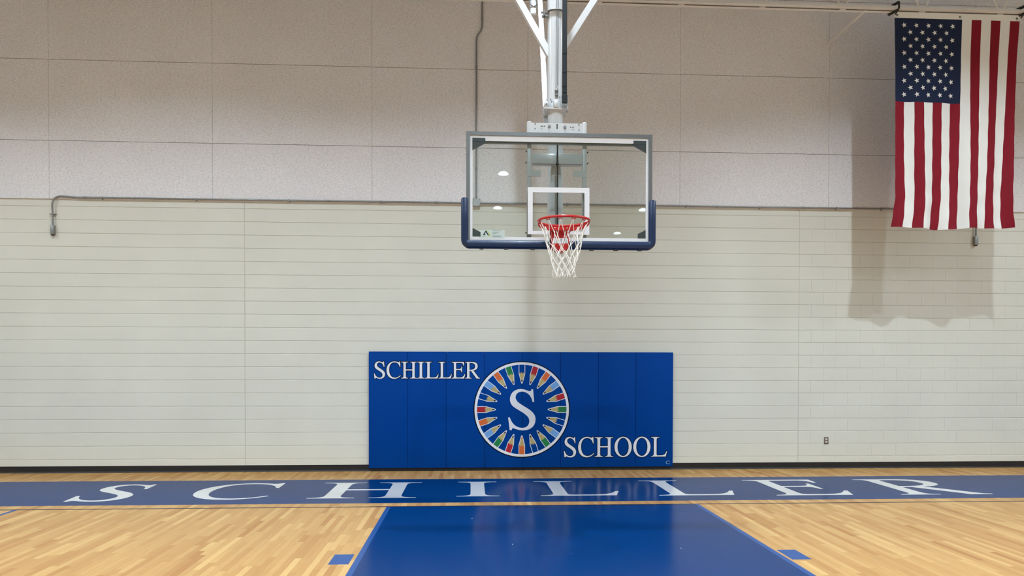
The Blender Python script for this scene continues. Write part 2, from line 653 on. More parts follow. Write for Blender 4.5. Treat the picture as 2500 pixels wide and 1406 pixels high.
# ------------------------------------------------------------------ lettering outlines (serif capitals, 662 units high)
GLYPH = {
    'I': 'M18 0 L18 19 C94 24 116 40 116 107 L116 553 C116 625 100 638 18 643 L18 662 L315 662 L315 643 C236 639 218 622 218 553 L218 109 C218 40 236 22 315 19 L315 0 Z',
    'H': 'M19 0 L19 19 C95 24 117 40 117 107 L117 553 C117 625 101 638 19 643 L19 662 L316 662 L316 643 C237 639 219 622 219 553 L219 361 L503 361 L503 553 C503 622 485 639 406 643 L406 662 L703 662 L703 643 C624 639 605 622 605 553 L605 109 C605 40 624 22 703 19 L703 0 L406 0 L406 19 C485 24 503 38 503 107 L503 316 L219 316 L219 107 C219 38 237 24 316 19 L316 0 Z',
    'L': 'M598 174 L550 0 L12 0 L12 19 C89 25 110 41 110 103 L110 560 C110 623 87 638 12 643 L12 662 L316 662 L316 643 C236 640 212 625 212 559 L212 89 C212 54 222 43 258 40 L365 40 C490 40 525 70 573 174 Z',
    'E': 'M597 169 L550 0 L12 0 L12 19 C88 24 109 41 109 103 L109 560 C109 623 88 637 12 643 L12 662 L546 662 L541 519 L514 519 C497 601 483 622 411 622 L234 622 C208 622 205 619 205 596 L205 380 L336 380 C411 380 424 399 434 477 L460 477 L460 243 L434 243 C424 318 411 338 336 338 L205 338 L205 95 C205 48 226 41 309 41 L334 41 C474 41 514 66 569 169 Z',
    'R': 'M659 0 L659 19 C625 22 604 31 585 55 L375 320 C503 347 557 405 557 489 C557 605 467 662 305 662 L17 662 L17 643 C92 636 103 627 103 560 L103 104 C103 37 91 28 17 19 L17 0 L294 0 L294 19 C220 25 204 37 204 104 L204 305 L267 307 L503 0 Z M204 347 L204 594 C204 615 213 622 240 622 C387 622 449 576 449 486 C449 390 376 350 204 347 Z',
    'C': 'M633 113 C553 30 465 -14 350 -14 C160 -14 28 124 28 325 C28 533 183 676 361 676 C402 676 448 669 497 652 C520 644 533 641 545 641 C563 641 574 655 580 676 L605 676 L613 451 L589 451 C562 572 487 636 366 636 C226 636 140 530 140 346 C140 155 230 31 375 31 C462 31 537 56 614 131 Z',
    'O': 'M361 676 C541 676 688 522 688 331 C688 140 541 -14 361 -14 C181 -14 34 140 34 331 C34 522 181 676 361 676 Z M361 638 C480 638 574 502 574 331 C574 160 480 24 361 24 C242 24 148 160 148 331 C148 502 242 638 361 638 Z',
    'S': 'S',
}
S_PX = 'M895 118 L928 482 L880 482 C850 300 720 186 580 186 C470 186 396 260 396 345 C396 450 500 520 590 575 C700 645 790 690 860 760 C930 825 968 890 968 985 C968 1170 830 1297 610 1297 C540 1297 470 1280 400 1255 C370 1243 345 1235 325 1235 C300 1235 290 1255 283 1290 L230 1290 L183 927 L233 927 C290 1110 420 1225 590 1225 C710 1225 790 1150 790 1030 C790 930 720 865 600 785 C510 725 420 685 340 620 C270 565 235 495 235 405 C235 230 370 112 545 112 C620 112 680 135 740 160 C770 172 790 178 805 178 C830 178 838 155 850 118 Z'


def parse(path, fn=lambda x, y: (x, y)):
    import re
    tok = re.findall(r'[MLCZ]|-?\d+\.?\d*', path)
    subs, cur, i, cmd = [], None, 0, None
    while i < len(tok):
        if tok[i] in 'MLCZ':
            cmd = tok[i]
            i += 1
            if cmd == 'Z':
                subs.append(cur)
            continue
        if cmd in 'ML':
            p = fn(float(tok[i]), float(tok[i + 1]))
            i += 2
            if cmd == 'M':
                cur = [[p, None, None]]
            else:
                cur.append([p, None, None])
        else:
            a, b, p = [fn(float(tok[i + 2 * k]), float(tok[i + 2 * k + 1])) for k in range(3)]
            i += 6
            cur[-1][2] = a
            cur.append([p, b, None])
    out = []
    for s in subs:
        if len(s) > 1 and abs(s[0][0][0] - s[-1][0][0]) < 1e-6 and abs(s[0][0][1] - s[-1][0][1]) < 1e-6:
            s[0][1] = s[-1][1]
            s.pop()
        out.append(s)
    return out


GSUB = {k: parse(v) for k, v in GLYPH.items() if k != 'S'}
GSUB['S'] = parse(S_PX, lambda x, y: ((x - 180) * .5818 + 42, 676 - (y - 112) * .5818))
GBOX = {}
for k, s in GSUB.items():
    xs = [p[0][0] for sp in s for p in sp]
    GBOX[k] = (min(xs), max(xs))


def fill2d(subs, offset=0.0, res=7):
    """Fill closed cubic outlines (with holes); returns 2-D verts and faces."""
    cu = bpy.data.curves.new('outline', 'CURVE')
    cu.dimensions = '2D'
    cu.fill_mode = 'BOTH'
    cu.resolution_u = res
    cu.offset = offset
    for sp in subs:
        s = cu.splines.new('BEZIER')
        s.bezier_points.add(len(sp) - 1)
        s.use_cyclic_u = True
        N = len(sp)
        for i, (p, hl, hr) in enumerate(sp):
            b = s.bezier_points[i]
            b.handle_left_type = b.handle_right_type = 'FREE'
            b.co = (p[0], p[1], 0)
            pv, nx = sp[i - 1][0], sp[(i + 1) % N][0]
            hl = hl or (p[0] + (pv[0] - p[0]) / 3, p[1] + (pv[1] - p[1]) / 3)
            hr = hr or (p[0] + (nx[0] - p[0]) / 3, p[1] + (nx[1] - p[1]) / 3)
            b.handle_left = (hl[0], hl[1], 0)
            b.handle_right = (hr[0], hr[1], 0)
    o = bpy.data.objects.new('outline', cu)
    COL.objects.link(o)
    dg = bpy.context.evaluated_depsgraph_get()
    me = bpy.data.meshes.new_from_object(o.evaluated_get(dg))
    v = [(p.co.x, p.co.y) for p in me.vertices]
    f = [tuple(p.vertices) for p in me.polygons]
    bpy.data.objects.remove(o)
    bpy.data.curves.remove(cu)
    bpy.data.meshes.remove(me)
    return v, f


def glyph(ch, u0, u1, v0, v1, place, offset=0.0, ymap=(0, 662)):
    """Letter fitted to u0..u1 (ink width) and v0..v1 (cap height); place(u, v) -> world point."""
    a, b = GBOX[ch]
    sx, sy = (u1 - u0) / (b - a), (v1 - v0) / (ymap[1] - ymap[0])
    subs = [[[(q and (u0 + (q[0] - a) * sx, v0 + (q[1] - ymap[0]) * sy)) for q in pt] for pt in sp] for sp in GSUB[ch]]
    v, f = fill2d(subs, offset)
    return MB().add([place(*p) for p in v], f)


# ------------------------------------------------------------------ court markings (painted on the floor)
ZP, ZL = .0007, .0013


def paint(name, x0, x1, y0, y1, m, z=ZP, label=None):
    return obj(name, MB().box(x0, x1, y0, y1, -.0005, z), M[m], floor, label=label)


BT, BBm = -.86, -2.70
paint('painted_band', RX0, RX1, BBm, BT, 'court_blue', label='blue band painted along the end wall')
paint('end_line', RX0, RX1, -2.945, -2.905, 'court_dark', label='thin dark end line')
LX0, LX1 = -.985, 2.722
paint('painted_lane', LX0 + .05, LX1 - .05, -8.9, -2.945, 'court_blue', label='blue free-throw lane under the hoop')
paint('lane_line', LX0, LX0 + .05, -8.9, -2.945, 'court_line')
paint('lane_line', LX1 - .05, LX1, -8.9, -2.945, 'court_line')
paint('lane_block', -1.187, -1.017, -5.42, -5.095, 'court_line')
paint('lane_block', 2.748, 2.918, -5.448, -5.12, 'court_line')
paint('three_point_line', -5.195, -5.145, -7.5, -2.945, 'court_line', label='blue three-point line')


def fplace(u, v):
    return (u, v, ZL)


for ch, u0, u1, v0, v1 in (('S', -4.955, -4.27, -2.43, -1.19), ('C', -3.575, -2.545, -2.37, -1.16), ('H', -2.04, -.69, -2.36, -1.145),
                           ('I', -.185, .36, -2.295, -1.135), ('L', .885, 1.945, -2.30, -1.135), ('L', 2.40, 3.46, -2.345, -1.135),
                           ('E', 3.91, 4.995, -2.405, -1.15), ('R', 5.54, 6.765, -2.425, -1.17)):
    g = glyph(ch, u0, u1, v0, v1, fplace)
    obj('painted_letter', g, M['court_white'], floor, label='white painted letter ' + ch)

# a few pale scuffs on the lane
for x, y, w, l in ((.012, -3.62, .030, .012), (.385, -4.80, .012, .022), (1.905, -5.02, .010, .020), (.88, -5.16, .026, .03)):
    obj('scuff_mark', MB().add([(x - w / 2, y, ZL), (x, y - l / 2, ZL), (x + w / 2, y + l * .2, ZL), (x + w * .1, y + l / 2, ZL)], [(0, 1, 2, 3)]), M['court_white'] if w < .025 or y > -4 else M['court_line'], floor, recalc=False)

# ------------------------------------------------------------------ wall padding with the school print
PYF = -.06
PADX0, PADX1, PADZ0, PADZ1 = -1.588, 3.206, .052, 1.867
wp = thing('wall_padding', ((PADX0 + PADX1) / 2, 0, PADZ0), 'blue vinyl wall padding printed with a school name and pencil emblem', 'wall padding')
pw = (PADX1 - PADX0) / 8
for i in range(8):
    x0 = PADX0 + i * pw
    p = obj('pad_panel', MB().box(x0 + .0014, x0 + pw - .0014, PYF, -.014, PADZ0, PADZ1, ch=.006), M['vinyl'], wp, smooth=True)
    obj('plywood_backing', MB().box(x0 + .002, x0 + pw - .002, -.016, -.0035, PADZ0 + .052, PADZ1 - .004), M['seam'], p)


def pplace(d):
    return lambda u, v: (u, PYF - d, v)


word1 = zip('SCHILLER', ((-1.507, -1.336), (-1.313, -1.093), (-1.086, -.842), (-.838, -.724), (-.718, -.506), (-.508, -.301), (-.304, -.092), (-.094, .140)))
word2 = zip('SCHOOL', ((1.461, 1.656), (1.688, 1.942), (1.953, 2.247), (2.267, 2.544), (2.567, 2.845), (2.855, 3.111)))
for w, z0, z1 in ((word1, 1.449, 1.709), (word2, .212, .523)):
    for ch, (u0, u1) in w:
        l = obj('letter', glyph(ch, u0, u1, z0, z1, pplace(.0014)), M['ink_white'], wp, label='white printed letter ' + ch)
        obj('letter_outline', glyph(ch, u0, u1, z0, z1, pplace(.0009), offset=.010), M['ink_black'], l)
EX, EZ = .797, .963


def ring(r0, r1, d, n=96):
    mb = MB()
    v = []
    for k in range(n):
        a = 2 * PI * k / n
        v.append((EX + r0 * math.cos(a), PYF - d, EZ + r0 * math.sin(a)))
        v.append((EX + r1 * math.cos(a), PYF - d, EZ + r1 * math.sin(a)))
    return mb.add(v, [(2 * k, 2 * k + 1, 2 * ((k + 1) % n) + 1, 2 * ((k + 1) % n)) for k in range(n)])


em = obj('emblem_ring', ring(.704, .744, .0016), M['ink_white'], wp, label='white ring of the pencil emblem')
obj('ring_outline', ring(.740, .760, .0011), M['ink_black'], em)
obj('emblem_letter', glyph('S', .58, 1.013, .634, 1.285, pplace(.0014), ymap=(-14, 676)), M['ink_white'], wp, label='large white letter S inside the pencil ring')
cols = ['blue', 'red', 'orange', 'sky', 'red', 'green', 'blue', 'sky', 'green', 'blue', 'orange', 'red', 'green', 'sky', 'orange', 'red', 'blue', 'sky', 'orange', 'green']
for k, cname in enumerate(cols):
    a = PI / 2 - 2 * PI * k / 20
    er, et = (math.cos(a), math.sin(a)), (-math.sin(a), math.cos(a))

    def pp(r, t, d, er=er, et=et):
        return (EX + er[0] * r + et[0] * t, PYF - d, EZ + er[1] * r + et[1] * t)

    mb = MB()
    hw, ow = .042, .051
    mb.add([pp(.712, -ow, .0009), pp(.712, ow, .0009), pp(.560, ow, .0009), pp(.408, .009, .0009), pp(.408, -.009, .0009), pp(.560, -ow, .0009)], [(0, 1, 2, 3, 4, 5)], 0)
    mb.add([pp(.712, -hw, .0012), pp(.712, hw, .0012), pp(.563, hw, .0012), pp(.426, .004, .0012), pp(.426, -.004, .0012), pp(.563, -hw, .0012)], [(0, 1, 2, 3, 4, 5)], 1)
    zz = [(.708, -hw), (.708, hw), (.566, hw)]
    for q in range(1, 7):
        zz.append((.588 if q % 2 else .560, hw - q * 2 * hw / 7))
    zz.append((.566, -hw))
    vv = [pp(r, t, .0015) for r, t in zz] + [pp(.66, 0, .0015)]
    c = len(zz)
    mb.add(vv, [(i, (i + 1) % c, c) for i in range(c)], 2)
    mb.add([pp(.462, -.0135, .0015), pp(.462, .0135, .0015), pp(.426, .004, .0015), pp(.426, -.004, .0015)], [(0, 1, 2, 3)], 3)
    obj('pencil', mb, [M['ink_white'], M['ink_wood'], M['ink_' + cname], M['ink_orange'] if k == 10 else M['ink_black']], em, recalc=False)
# small maker's mark in the lower corner
mk = MB()
cxm, czm = 3.131, .118
v = []
for k in range(25):
    a = math.radians(40 + 280 * k / 24)
    for rr in (.024, .034):
        v.append((cxm + rr * 1.15 * math.cos(a), PYF - .001, czm + rr * .8 * math.sin(a)))
mk.add(v, [(2 * k, 2 * k + 1, 2 * k + 3, 2 * k + 2) for k in range(24)], 0)
mk.add([(cxm - .016, PYF - .0012, czm), (cxm - .004, PYF - .0012, czm + .012), (cxm + .022, PYF - .0012, czm + .010), (cxm + .012, PYF - .0012, czm - .002), (cxm + .004, PYF - .0012, czm - .010)], [(0, 1, 2, 3, 4)], 1)
obj('corner_mark', mk, [M['ink_sky'], M['ink_black']], wp, recalc=False, label='small pale maker mark')

# ------------------------------------------------------------------ basketball hoop, hung from the roof
YB = -4.40
HX = .862
hoop = thing('basketball_hoop', (.847, -4.15, CEIL), 'ceiling-hung basketball hoop with glass backboard, red rim and white net', 'basketball hoop')
MXc, MYc = .847, -4.15
mast = obj('mast', MB().cyl((MXc, MYc, 4.22), (MXc, MYc, CEIL), .084, 32), M['white_steel'], hoop, smooth=True)
obj('lower_mast', MB().cyl((MXc, MYc, 2.93), (MXc, MYc, 4.22), .078, 32), M['white_steel'], hoop, smooth=True)
# guide rods on the front of the mast
for dx, z0, z1 in ((-.005, 4.40, CEIL), (.012, 4.45, CEIL)):
    obj('hoist_cable', MB().cyl((MXc + dx, MYc - .094, z0), (MXc + dx, MYc - .094, z1), .0032, 8), M['grey_steel'], hoop, smooth=True)
obj('cable_clamp', MB().lathe([(.006, 4.33), (.016, 4.345), (.016, 4.36), (.007, 4.372), (.018, 4.385), (.018, 4.40), (.006, 4.415)], MXc, MYc - .096, 12), M['grey_steel'], hoop, smooth=True)
# mast clamp
cl = MB()
cl.box(MXc - .125, MXc + .118, MYc - .115, MYc + .115, 4.205, 4.222, ch=.004)
cl.box(MXc - .118, MXc - .086, MYc - .112, MYc + .1, 4.222, 4.285, ch=.003)
cl.box(MXc + .084, MXc + .114, MYc - .112, MYc + .1, 4.222, 4.345, ch=.003)
cl.box(MXc - .03, MXc + .02, MYc - .125, MYc - .08, 4.222, 4.300, ch=.003)
cl.box(MXc + .045, MXc + .07, MYc - .125, MYc - .08, 4.222, 4.300, ch=.003)
clamp = obj('mast_clamp', cl, M['white_steel'], hoop, smooth=True)
for dx, z in ((-.102, 4.252), (.099, 4.252), (-.05, 4.28), (-.06, 4.30), (.03, 4.325), (.055, 4.325), (-.108, 4.188), (.106, 4.188)):
    y = MYc - .112
    obj('bolt', MB().cyl((MXc + dx, y - .012, z), (MXc + dx, y + .01, z), .011 if abs(dx) > .09 else .006, 6), M['grey_steel'], clamp)
# safety strap
st = MB()
st.box(.896, .944, -4.305, -4.300, 4.27, CEIL)
st.box(.894, .950, -4.312, -4.298, 4.252, 4.335, ch=.003)
for z in (4.42, 4.56, 4.74, 4.36):
    st.box(.8955, .9445, -4.3065, -4.2985, z, z + .004)
strap = obj('safety_strap', st, M['strap'], hoop, label='black webbing safety strap')
tb = MB().box(.902, .946, -4.304, -4.294, 4.205, 4.262)
tb.cyl((.925, -4.312, 4.234), (.925, -4.30, 4.234), .012, 12)
obj('strap_anchor', tb, M['grey_steel'], strap)
# braces
for p0, p1 in (((.79, MYc, 4.78), (-1.27, MYc, CEIL)), ((.91, MYc, 4.83), (3.10, MYc, CEIL))):
    obj('brace', MB().bar(p0, p1, .062, .062, up=(0, 1, 0)), M['white_steel'], hoop)
obj('rear_brace', MB().bar((.765, -4.07, 4.10), (.845, -1.45, CEIL), .056, .056), M['white_steel'], hoop)
# band clamp near the top
bc = MB()
pts = [(MXc + .09 * math.cos(a), MYc + .09 * math.sin(a)) for a in [2 * PI * k / 32 for k in range(32)]]
bc.tube([(x, y, 5.205) for x, y in pts], .009, 8, closed=True)
bc.box(MXc - .14, MXc - .08, MYc - .05, MYc - .02, 5.15, 5.165)
bc.box(MXc - .125, MXc - .115, MYc - .05, MYc - .02, 5.15, 5.22)
bc.box(MXc - .15, MXc - .075, MYc - .045, MYc - .025, 5.19, 5.20)
obj('band_clamp', bc, M['grey_steel'], hoop, smooth=True)
# pulley cylinder hanging behind the left brace
hc = obj('hoist_cylinder', MB().lathe([(.030, 5.905), (.046, 5.92), (.046, 6.9), (.03, 6.92), (.012, 6.93), (.012, CEIL)], .752, -2.6, 20), M['white_steel'], hoop, smooth=True)
for zb in (6.05, 6.14):
    pts = [(.752 + .052 * math.cos(a), -2.655, zb + .05 * math.sin(a)) for a in [PI + PI * k / 12 for k in range(13)]]
    pts = [(.700, -2.655, 7.6)] + pts + [(.804, -2.655, 7.6)]
    obj('cable_loop', MB().tube(pts, .006, 8), M['grey_steel'], hc, smooth=True)

# mounting frame behind the board
br = MB().box(.588, 1.094, -4.338, -4.328, 3.90, 4.043)
plate = obj('mounting_plate', br, M['white_steel'], hoop)
for dx, z in ((-.077, 4.008), (.077, 4.004)):
    obj('bolt', MB().cyl((.843 + dx, -4.352, z), (.843 + dx, -4.336, z), .014, 6), M['grey_steel'], plate)
for x, z, w, h in ((.843, 4.01, .011, .05), (.625, 4.032, .007, .02), (1.06, 4.03, .007, .022), (.625, 3.985, .007, .014), (1.06, 3.98, .007, .014),
                   (.69, 4.01, .022, .007), (.715, 4.01, .01, .009), (.975, 4.006, .01, .009), (1.0, 4.006, .022, .007), (.69, 3.985, .012, .005), (1.0, 3.982, .01, .006)):
    obj('slot', MB().box(x - w / 2, x + w / 2, -4.3388, -4.336, z - h / 2, z + h / 2), M['dark'], plate)
for x in (.568, 1.116):
    u = MB().box(x - .021, x + .021, -4.345, -4.300, 2.88, 3.93, ch=.003)
    u.tube([(x, -4.325, 3.90), (x, -4.325, 4.05), (x, -4.325, 4.056)], [.024, .024, .018], 20)
    up = obj('upright', u, M['white_steel'], hoop, smooth=True)
    s = 1 if x < .8 else -1
    obj('mount_tab', MB().box(min(x - s * .02, x + s * .115), max(x - s * .02, x + s * .115), -4.352, -4.343, 3.515, 3.578), M['white_steel'], up)
    obj('mount_tab', MB().box(min(x - s * .02, x + s * .115), max(x - s * .02, x + s * .115), -4.352, -4.343, 3.835, 3.90), M['white_steel'], up)
    for z in (3.76, 3.65, 2.96, 2.905):
        obj('bolt', MB().cyl((x - s * .03, -4.352, z), (x - s * .03, -4.335, z), .007, 8), M['dark'], up)
obj('cross_channel', MB().box(.597, 1.095, -4.335, -4.225, 3.645, 3.748, ch=.006), M['white_steel'], hoop, smooth=True)
rod = MB().cyl((.845, -4.36, 2.95), (.845, -4.36, 3.90), .0075, 10)
rod.lathe([(.009, 3.622), (.017, 3.628), (.017, 3.638), (.009, 3.645)], .845, -4.36, 12)
obj('adjuster_rod', rod, M['dark'], hoop, smooth=True)

# backboard
BX0, BX1, BZ0, BZ1 = -.050, 1.774, 2.838, 3.922
FW = .036
gl = obj('backboard', MB().box(BX0 + .012, BX1 - .012, YB - .006, YB + .006, BZ0 + .012, BZ1 - .012), M['glass'], hoop, label='clear glass backboard')


def frame_rect(x0, x1, z0, z1, wl, wr, wb, wt, y0, y1):
    """Mitred rectangular frame."""
    o = [(x0, z0), (x1, z0), (x1, z1), (x0, z1)]
    i = [(x0 + wl, z0 + wb), (x1 - wr, z0 + wb), (x1 - wr, z1 - wt), (x0 + wl, z1 - wt)]
    res = []
    for k in range(4):
        l = (k + 1) % 4
        res.append(MB().prism([o[k], o[l], i[l], i[k]], y0, y1))
    return res


for r in frame_rect(BX0, BX1, BZ0, BZ1, FW, FW, FW, FW, YB - .020, YB + .026):
    fr = obj('frame_rail', r, M['alu'], hoop, label='grey aluminium frame rail')
obj('frame_lip', MB().box(BX0 + .03, BX1 - .03, YB + .022, YB + .05, 3.822, 3.915), M['boxgrey'], hoop)
for k, z in enumerate((3.90, 3.84, 3.76, 3.70)):
    obj('side_screw', MB().cyl((BX0 - .006, YB, z), (BX0 + .002, YB, z), .006, 8), M['alu'], hoop)
IX0, IX1, IZ0, IZ1 = BX0 + FW, BX1 - FW, BZ0 + FW, BZ1 - FW
mb = MB()
for r in frame_rect(IX0 - .004, IX1 + .004, IZ0 - .004, IZ1 + .004, .029, .029, .037, .056, YB - .0078, YB - .0068):
    mb.add(r.v, r.f)
obj('white_border', mb, M['white_print'], gl, label='white border line around the glass')
mb = MB()
for r in frame_rect(.549, 1.155, 2.937, 3.394, .049, .049, .032, .048, YB - .0078, YB - .0068):
    mb.add(r.v, r.f)
obj('shooting_square', mb, M['white_print'], gl, label='white target square')
for sx in (0, 1):
    f = (lambda x: x) if not sx else (lambda x: BX0 + BX1 - x)
    t = MB().prism([(f(.010), 3.862), (f(.135), 3.862), (f(.135), 3.810), (f(.010), 3.742)], YB - .013, YB - .0085)
    t.box(min(f(.014), f(.13)), max(f(.014), f(.13)), YB - .0165, YB - .012, 3.826, 3.834)
    obj('corner_gusset', t, M['gusset'], gl)
    t = MB().prism([(f(.012), 2.908), (f(.012), 2.990), (f(.09), 2.950), (f(.09), 2.908)], YB - .013, YB - .0085)
    obj('corner_gusset', t, M['gusset'], gl)
# sticker on the glass
sk = MB().box(.075, .325, YB - .0092, YB - .0084, 2.895, 2.972, 0)
d = YB - .0096
sk.add([(x, d, z) for x, z in ((.112, 2.922), (.138, 2.965), (.146, 2.965), (.172, 2.920), (.160, 2.920), (.141, 2.951), (.128, 2.929), (.140, 2.929), (.136, 2.922))],
       [(0, 1, 5, 6), (1, 2, 5), (2, 3, 4, 5), (0, 6, 7, 8)], 1)
sk.add([(x, d, z) for x, z in ((.150, 2.968), (.160, 2.968), (.186, 2.924), (.176, 2.920))], [(0, 1, 2, 3)], 2)
sk.add([(x, d, z) for x, z in ((.162, 2.914), (.186, 2.914), (.190, 2.922), (.176, 2.924))], [(0, 1, 2, 3)], 2)
for z, x0, x1 in ((2.962, .205, .285), (2.948, .205, .270), (2.936, .205, .248), (2.914, .205, .29), (2.904, .205, .29), (2.912, .105, .135)):
    sk.add([(x0, d, z), (x1, d, z), (x1, d, z + .004), (x0, d, z + .004)], [(0, 1, 2, 3)], 3)
obj('maker_sticker', sk, [M['clear_label'], M['navy_ink'], M['lime_ink'], M['grey_ink']], gl, recalc=False, label='maker sticker with navy and lime logo')

# edge padding: swept rounded profile along a U
path = []
AX0, AX1, AZ = -.064, 1.776, 2.832
RC = .045
path.append((AX0, 3.262))
path.append((AX0, 3.05))
for k in range(7):
    a = PI + PI / 2 * k / 6
    path.append((AX0 + RC + RC * math.cos(a), AZ + RC + RC * math.sin(a)))
for k in range(1, 24):
    path.append((AX0 + RC + (AX1 - AX0 - 2 * RC) * k / 24, AZ))
for k in range(7):
    a = -PI / 2 + PI / 2 * k / 6
    path.append((AX1 - RC + RC * math.cos(a), AZ + RC + RC * math.sin(a)))
path.append((AX1, 3.05))
path.append((AX1, 3.262))
t0 = (path[0][0], path[0][1] + .016), (path[0][0], path[0][1] + .022)
t1 = (path[-1][0], path[-1][1] + .016), (path[-1][0], path[-1][1] + .022)
path = [t0[1], t0[0]] + path + [t1[0], t1[1]]
nn = 20
v, f = [], []
N = len(path)
for i, (x, z) in enumerate(path):
    xa, za = path[max(i - 1, 0)]
    xb, zb = path[min(i + 1, N - 1)]
    L = math.hypot(xb - xa, zb - za)
    nx, nz = (zb - za) / L, -(xb - xa) / L
    sc = {0: .45, 1: .85, N - 1: .45, N - 2: .85}.get(i, 1.0)
    for k in range(nn):
        a = 2 * PI * k / nn
        cx, sy = math.cos(a), math.sin(a)
        cx = math.copysign(abs(cx) ** .6, cx)
        sy = math.copysign(abs(sy) ** .6, sy)
        hw = .040 if 9 <= i <= N - 10 else .036
        v.append((x + nx * hw * sc * cx, YB + .002 - .044 * sc * sy, z + nz * hw * sc * cx))
for i in range(N - 1):
    for k in range(nn):
        l = (k + 1) % nn
        f.append((i * nn + k, i * nn + l, (i + 1) * nn + l, (i + 1) * nn + k))
f.append(tuple(range(nn)))
f.append(tuple((N - 1) * nn + k for k in range(nn)))
ep = obj('edge_padding', MB().add(v, f), M['pad_navy'], hoop, smooth=True, label='blue padding along the lower board edge')
for x in (.10, .34, .60, 1.18, 1.42, 1.66):
    obj('padding_clip', MB().box(x - .02, x + .02, YB - .03, YB + .03, AZ - .045, AZ - .037), M['dark'], ep)

# rim
RZ, RR = 2.995, .2365
RXc, RYc = .856, YB - .152 - .229
rim_pts = [(RXc + RR * math.cos(2 * PI * k / 64), RYc + RR * math.sin(2 * PI * k / 64), RZ) for k in range(64)]
rim = obj('rim', MB().tube(rim_pts, .0115, 12, closed=True), M['red'], hoop, smooth=True, label='red steel rim')
# band brace around the back half
v, f = [], []
K = 40
for k in range(K + 1):
    a = math.radians(-12 + 204 * k / K)
    ca, sa = math.cos(a), math.sin(a)
    hgt = .012 + .034 * max(0, math.sin(a)) ** .6
    for rr, z in ((RR + .003, RZ - .002), (RR + .003, RZ - .008 - hgt), (RR - .003, RZ - .008 - hgt), (RR - .003, RZ - .002)):
        v.append((RXc + rr * ca, RYc + rr * sa, z))
for k in range(K):
    for j in range(4):
        l = (j + 1) % 4
        f.append((k * 4 + j, k * 4 + l, k * 4 + 4 + l, k * 4 + 4 + j))
f += [(0, 1, 2, 3), (K * 4 + 3, K * 4 + 2, K * 4 + 1, K * 4)]
obj('rim_brace', MB().add(v, f), M['red'], rim, smooth=True)
hs = MB()
hs.prism([(.756, 2.965), (.956, 2.965), (.956, 2.945), (.756, 2.945)], RYc + .19, YB - .02)
hs.prism([(.772, 2.955), (.940, 2.955), (.940, 2.800), (.915, 2.775), (.880, 2.745), (.832, 2.745), (.797, 2.775), (.772, 2.800)], YB - .125, YB - .018)
hs.prism([(.764, 2.955), (.948, 2.955), (.948, 2.780), (.764, 2.780)], YB - .024, YB - .008)
obj('rim_housing', hs, M['red'], rim)
hk = MB().prism([(.748, 2.90), (.764, 2.90), (.772, 2.86), (.760, 2.80), (.748, 2.80)], YB - .03, YB - .008)
obj('housing_edge', hk, M['dark'], rim)
d = YB - .1262
sk = MB().add([(.783, d, 2.832), (.931, d, 2.832), (.931, d, 2.880), (.783, d, 2.880)], [(0, 1, 2, 3)], 0)
d -= .0004
sk.add([(x, d, z) for x, z in ((.806, 2.850), (.818, 2.874), (.822, 2.874), (.836, 2.850), (.830, 2.850), (.820, 2.867), (.812, 2.850))], [(0, 1, 5, 6), (1, 2, 5), (2, 3, 4, 5)], 1)
sk.add([(x, d, z) for x, z in ((.824, 2.874), (.829, 2.874), (.842, 2.852), (.838, 2.848))], [(0, 1, 2, 3)], 2)
for z, x0, x1 in ((2.868, .855, .872), (2.860, .855, .872), (2.852, .855, .872), (2.866, .884, .905), (2.856, .892, .912), (2.84, .855, .92), (2.842, .792, .803)):
    sk.add([(x0, d, z), (x1, d, z), (x1, d, z + .004), (x0, d, z + .004)], [(0, 1, 2, 3)], 3)
obj('rim_sticker', sk, [M['ink_white'], M['navy_ink'], M['lime_ink'], M['grey_ink']], rim, recalc=False)
for k in range(12):
    a = 2 * PI * (k + .5) / 12
    ca, sa = math.cos(a), math.sin(a)
    p = [(RXc + (RR - .004) * ca - t * sa, RYc + (RR - .004) * sa + t * ca, RZ - h) for t, h in ((-.022, .010), (-.014, .024), (-.005, .017), (.005, .017), (.014, .024), (.022, .010))]
    obj('net_hook', MB().tube(p, .0035, 6), M['red'], rim, smooth=True)
# net
nr = random.Random(3)
lev = [(.226, 2.975), (.168, 2.795), (.146, 2.725), (.128, 2.660), (.114, 2.600), (.104, 2.548), (.100, 2.490)]


def node(l, k):
    a = 2 * PI * (k + .5 + .5 * (l % 2)) / 12
    r, z = lev[l]
    j = random.Random(l * 100 + k % 12)
    jz = .012 if l else 0
    r += j.uniform(-.008, .008) * (l > 1)
    return Vector((RXc + r * math.cos(a) + j.uniform(-.006, .006) * (l > 1), RYc + r * math.sin(a), z + j.uniform(-jz, jz)))


mb = MB()
for l in range(len(lev) - 1):
    for k in range(12):
        a = node(l, k)
        for dk in ((0, -1) if l % 2 == 0 else (0, 1)):
            b = node(l + 1, (k + dk) % 12)
            pts = []
            for q in range(5):
                t = q / 4
                p = a.lerp(b, t)
                bow = math.sin(PI * t) * (-.010 if l == 0 else .002)
                rad = Vector((p.x - RXc, p.y - RYc, 0)).normalized()
                pts.append(p + rad * bow)
            mb.tube(pts, .0032 if l < 2 else .0042, 6, caps=False)
for l in range(1, len(lev)):
    for k in range(12):
        p = node(l, k)
        if l == 1:
            continue
        mb.tube([p + Vector((0, 0, .010)), p, p - Vector((0, 0, .012))], [.004, .0068, .004], 6)
for k in range(12):
    p = node(len(lev) - 1, k)
    q = p + Vector((nr.uniform(-.02, .02), nr.uniform(-.02, .02), -nr.uniform(.008, .02)))
    mb.tube([p, (p + q) / 2 + Vector((0, 0, -.006)), q], .0055, 6)
obj('net', mb, M['net'], hoop, smooth=True, label='white knotted cord net')

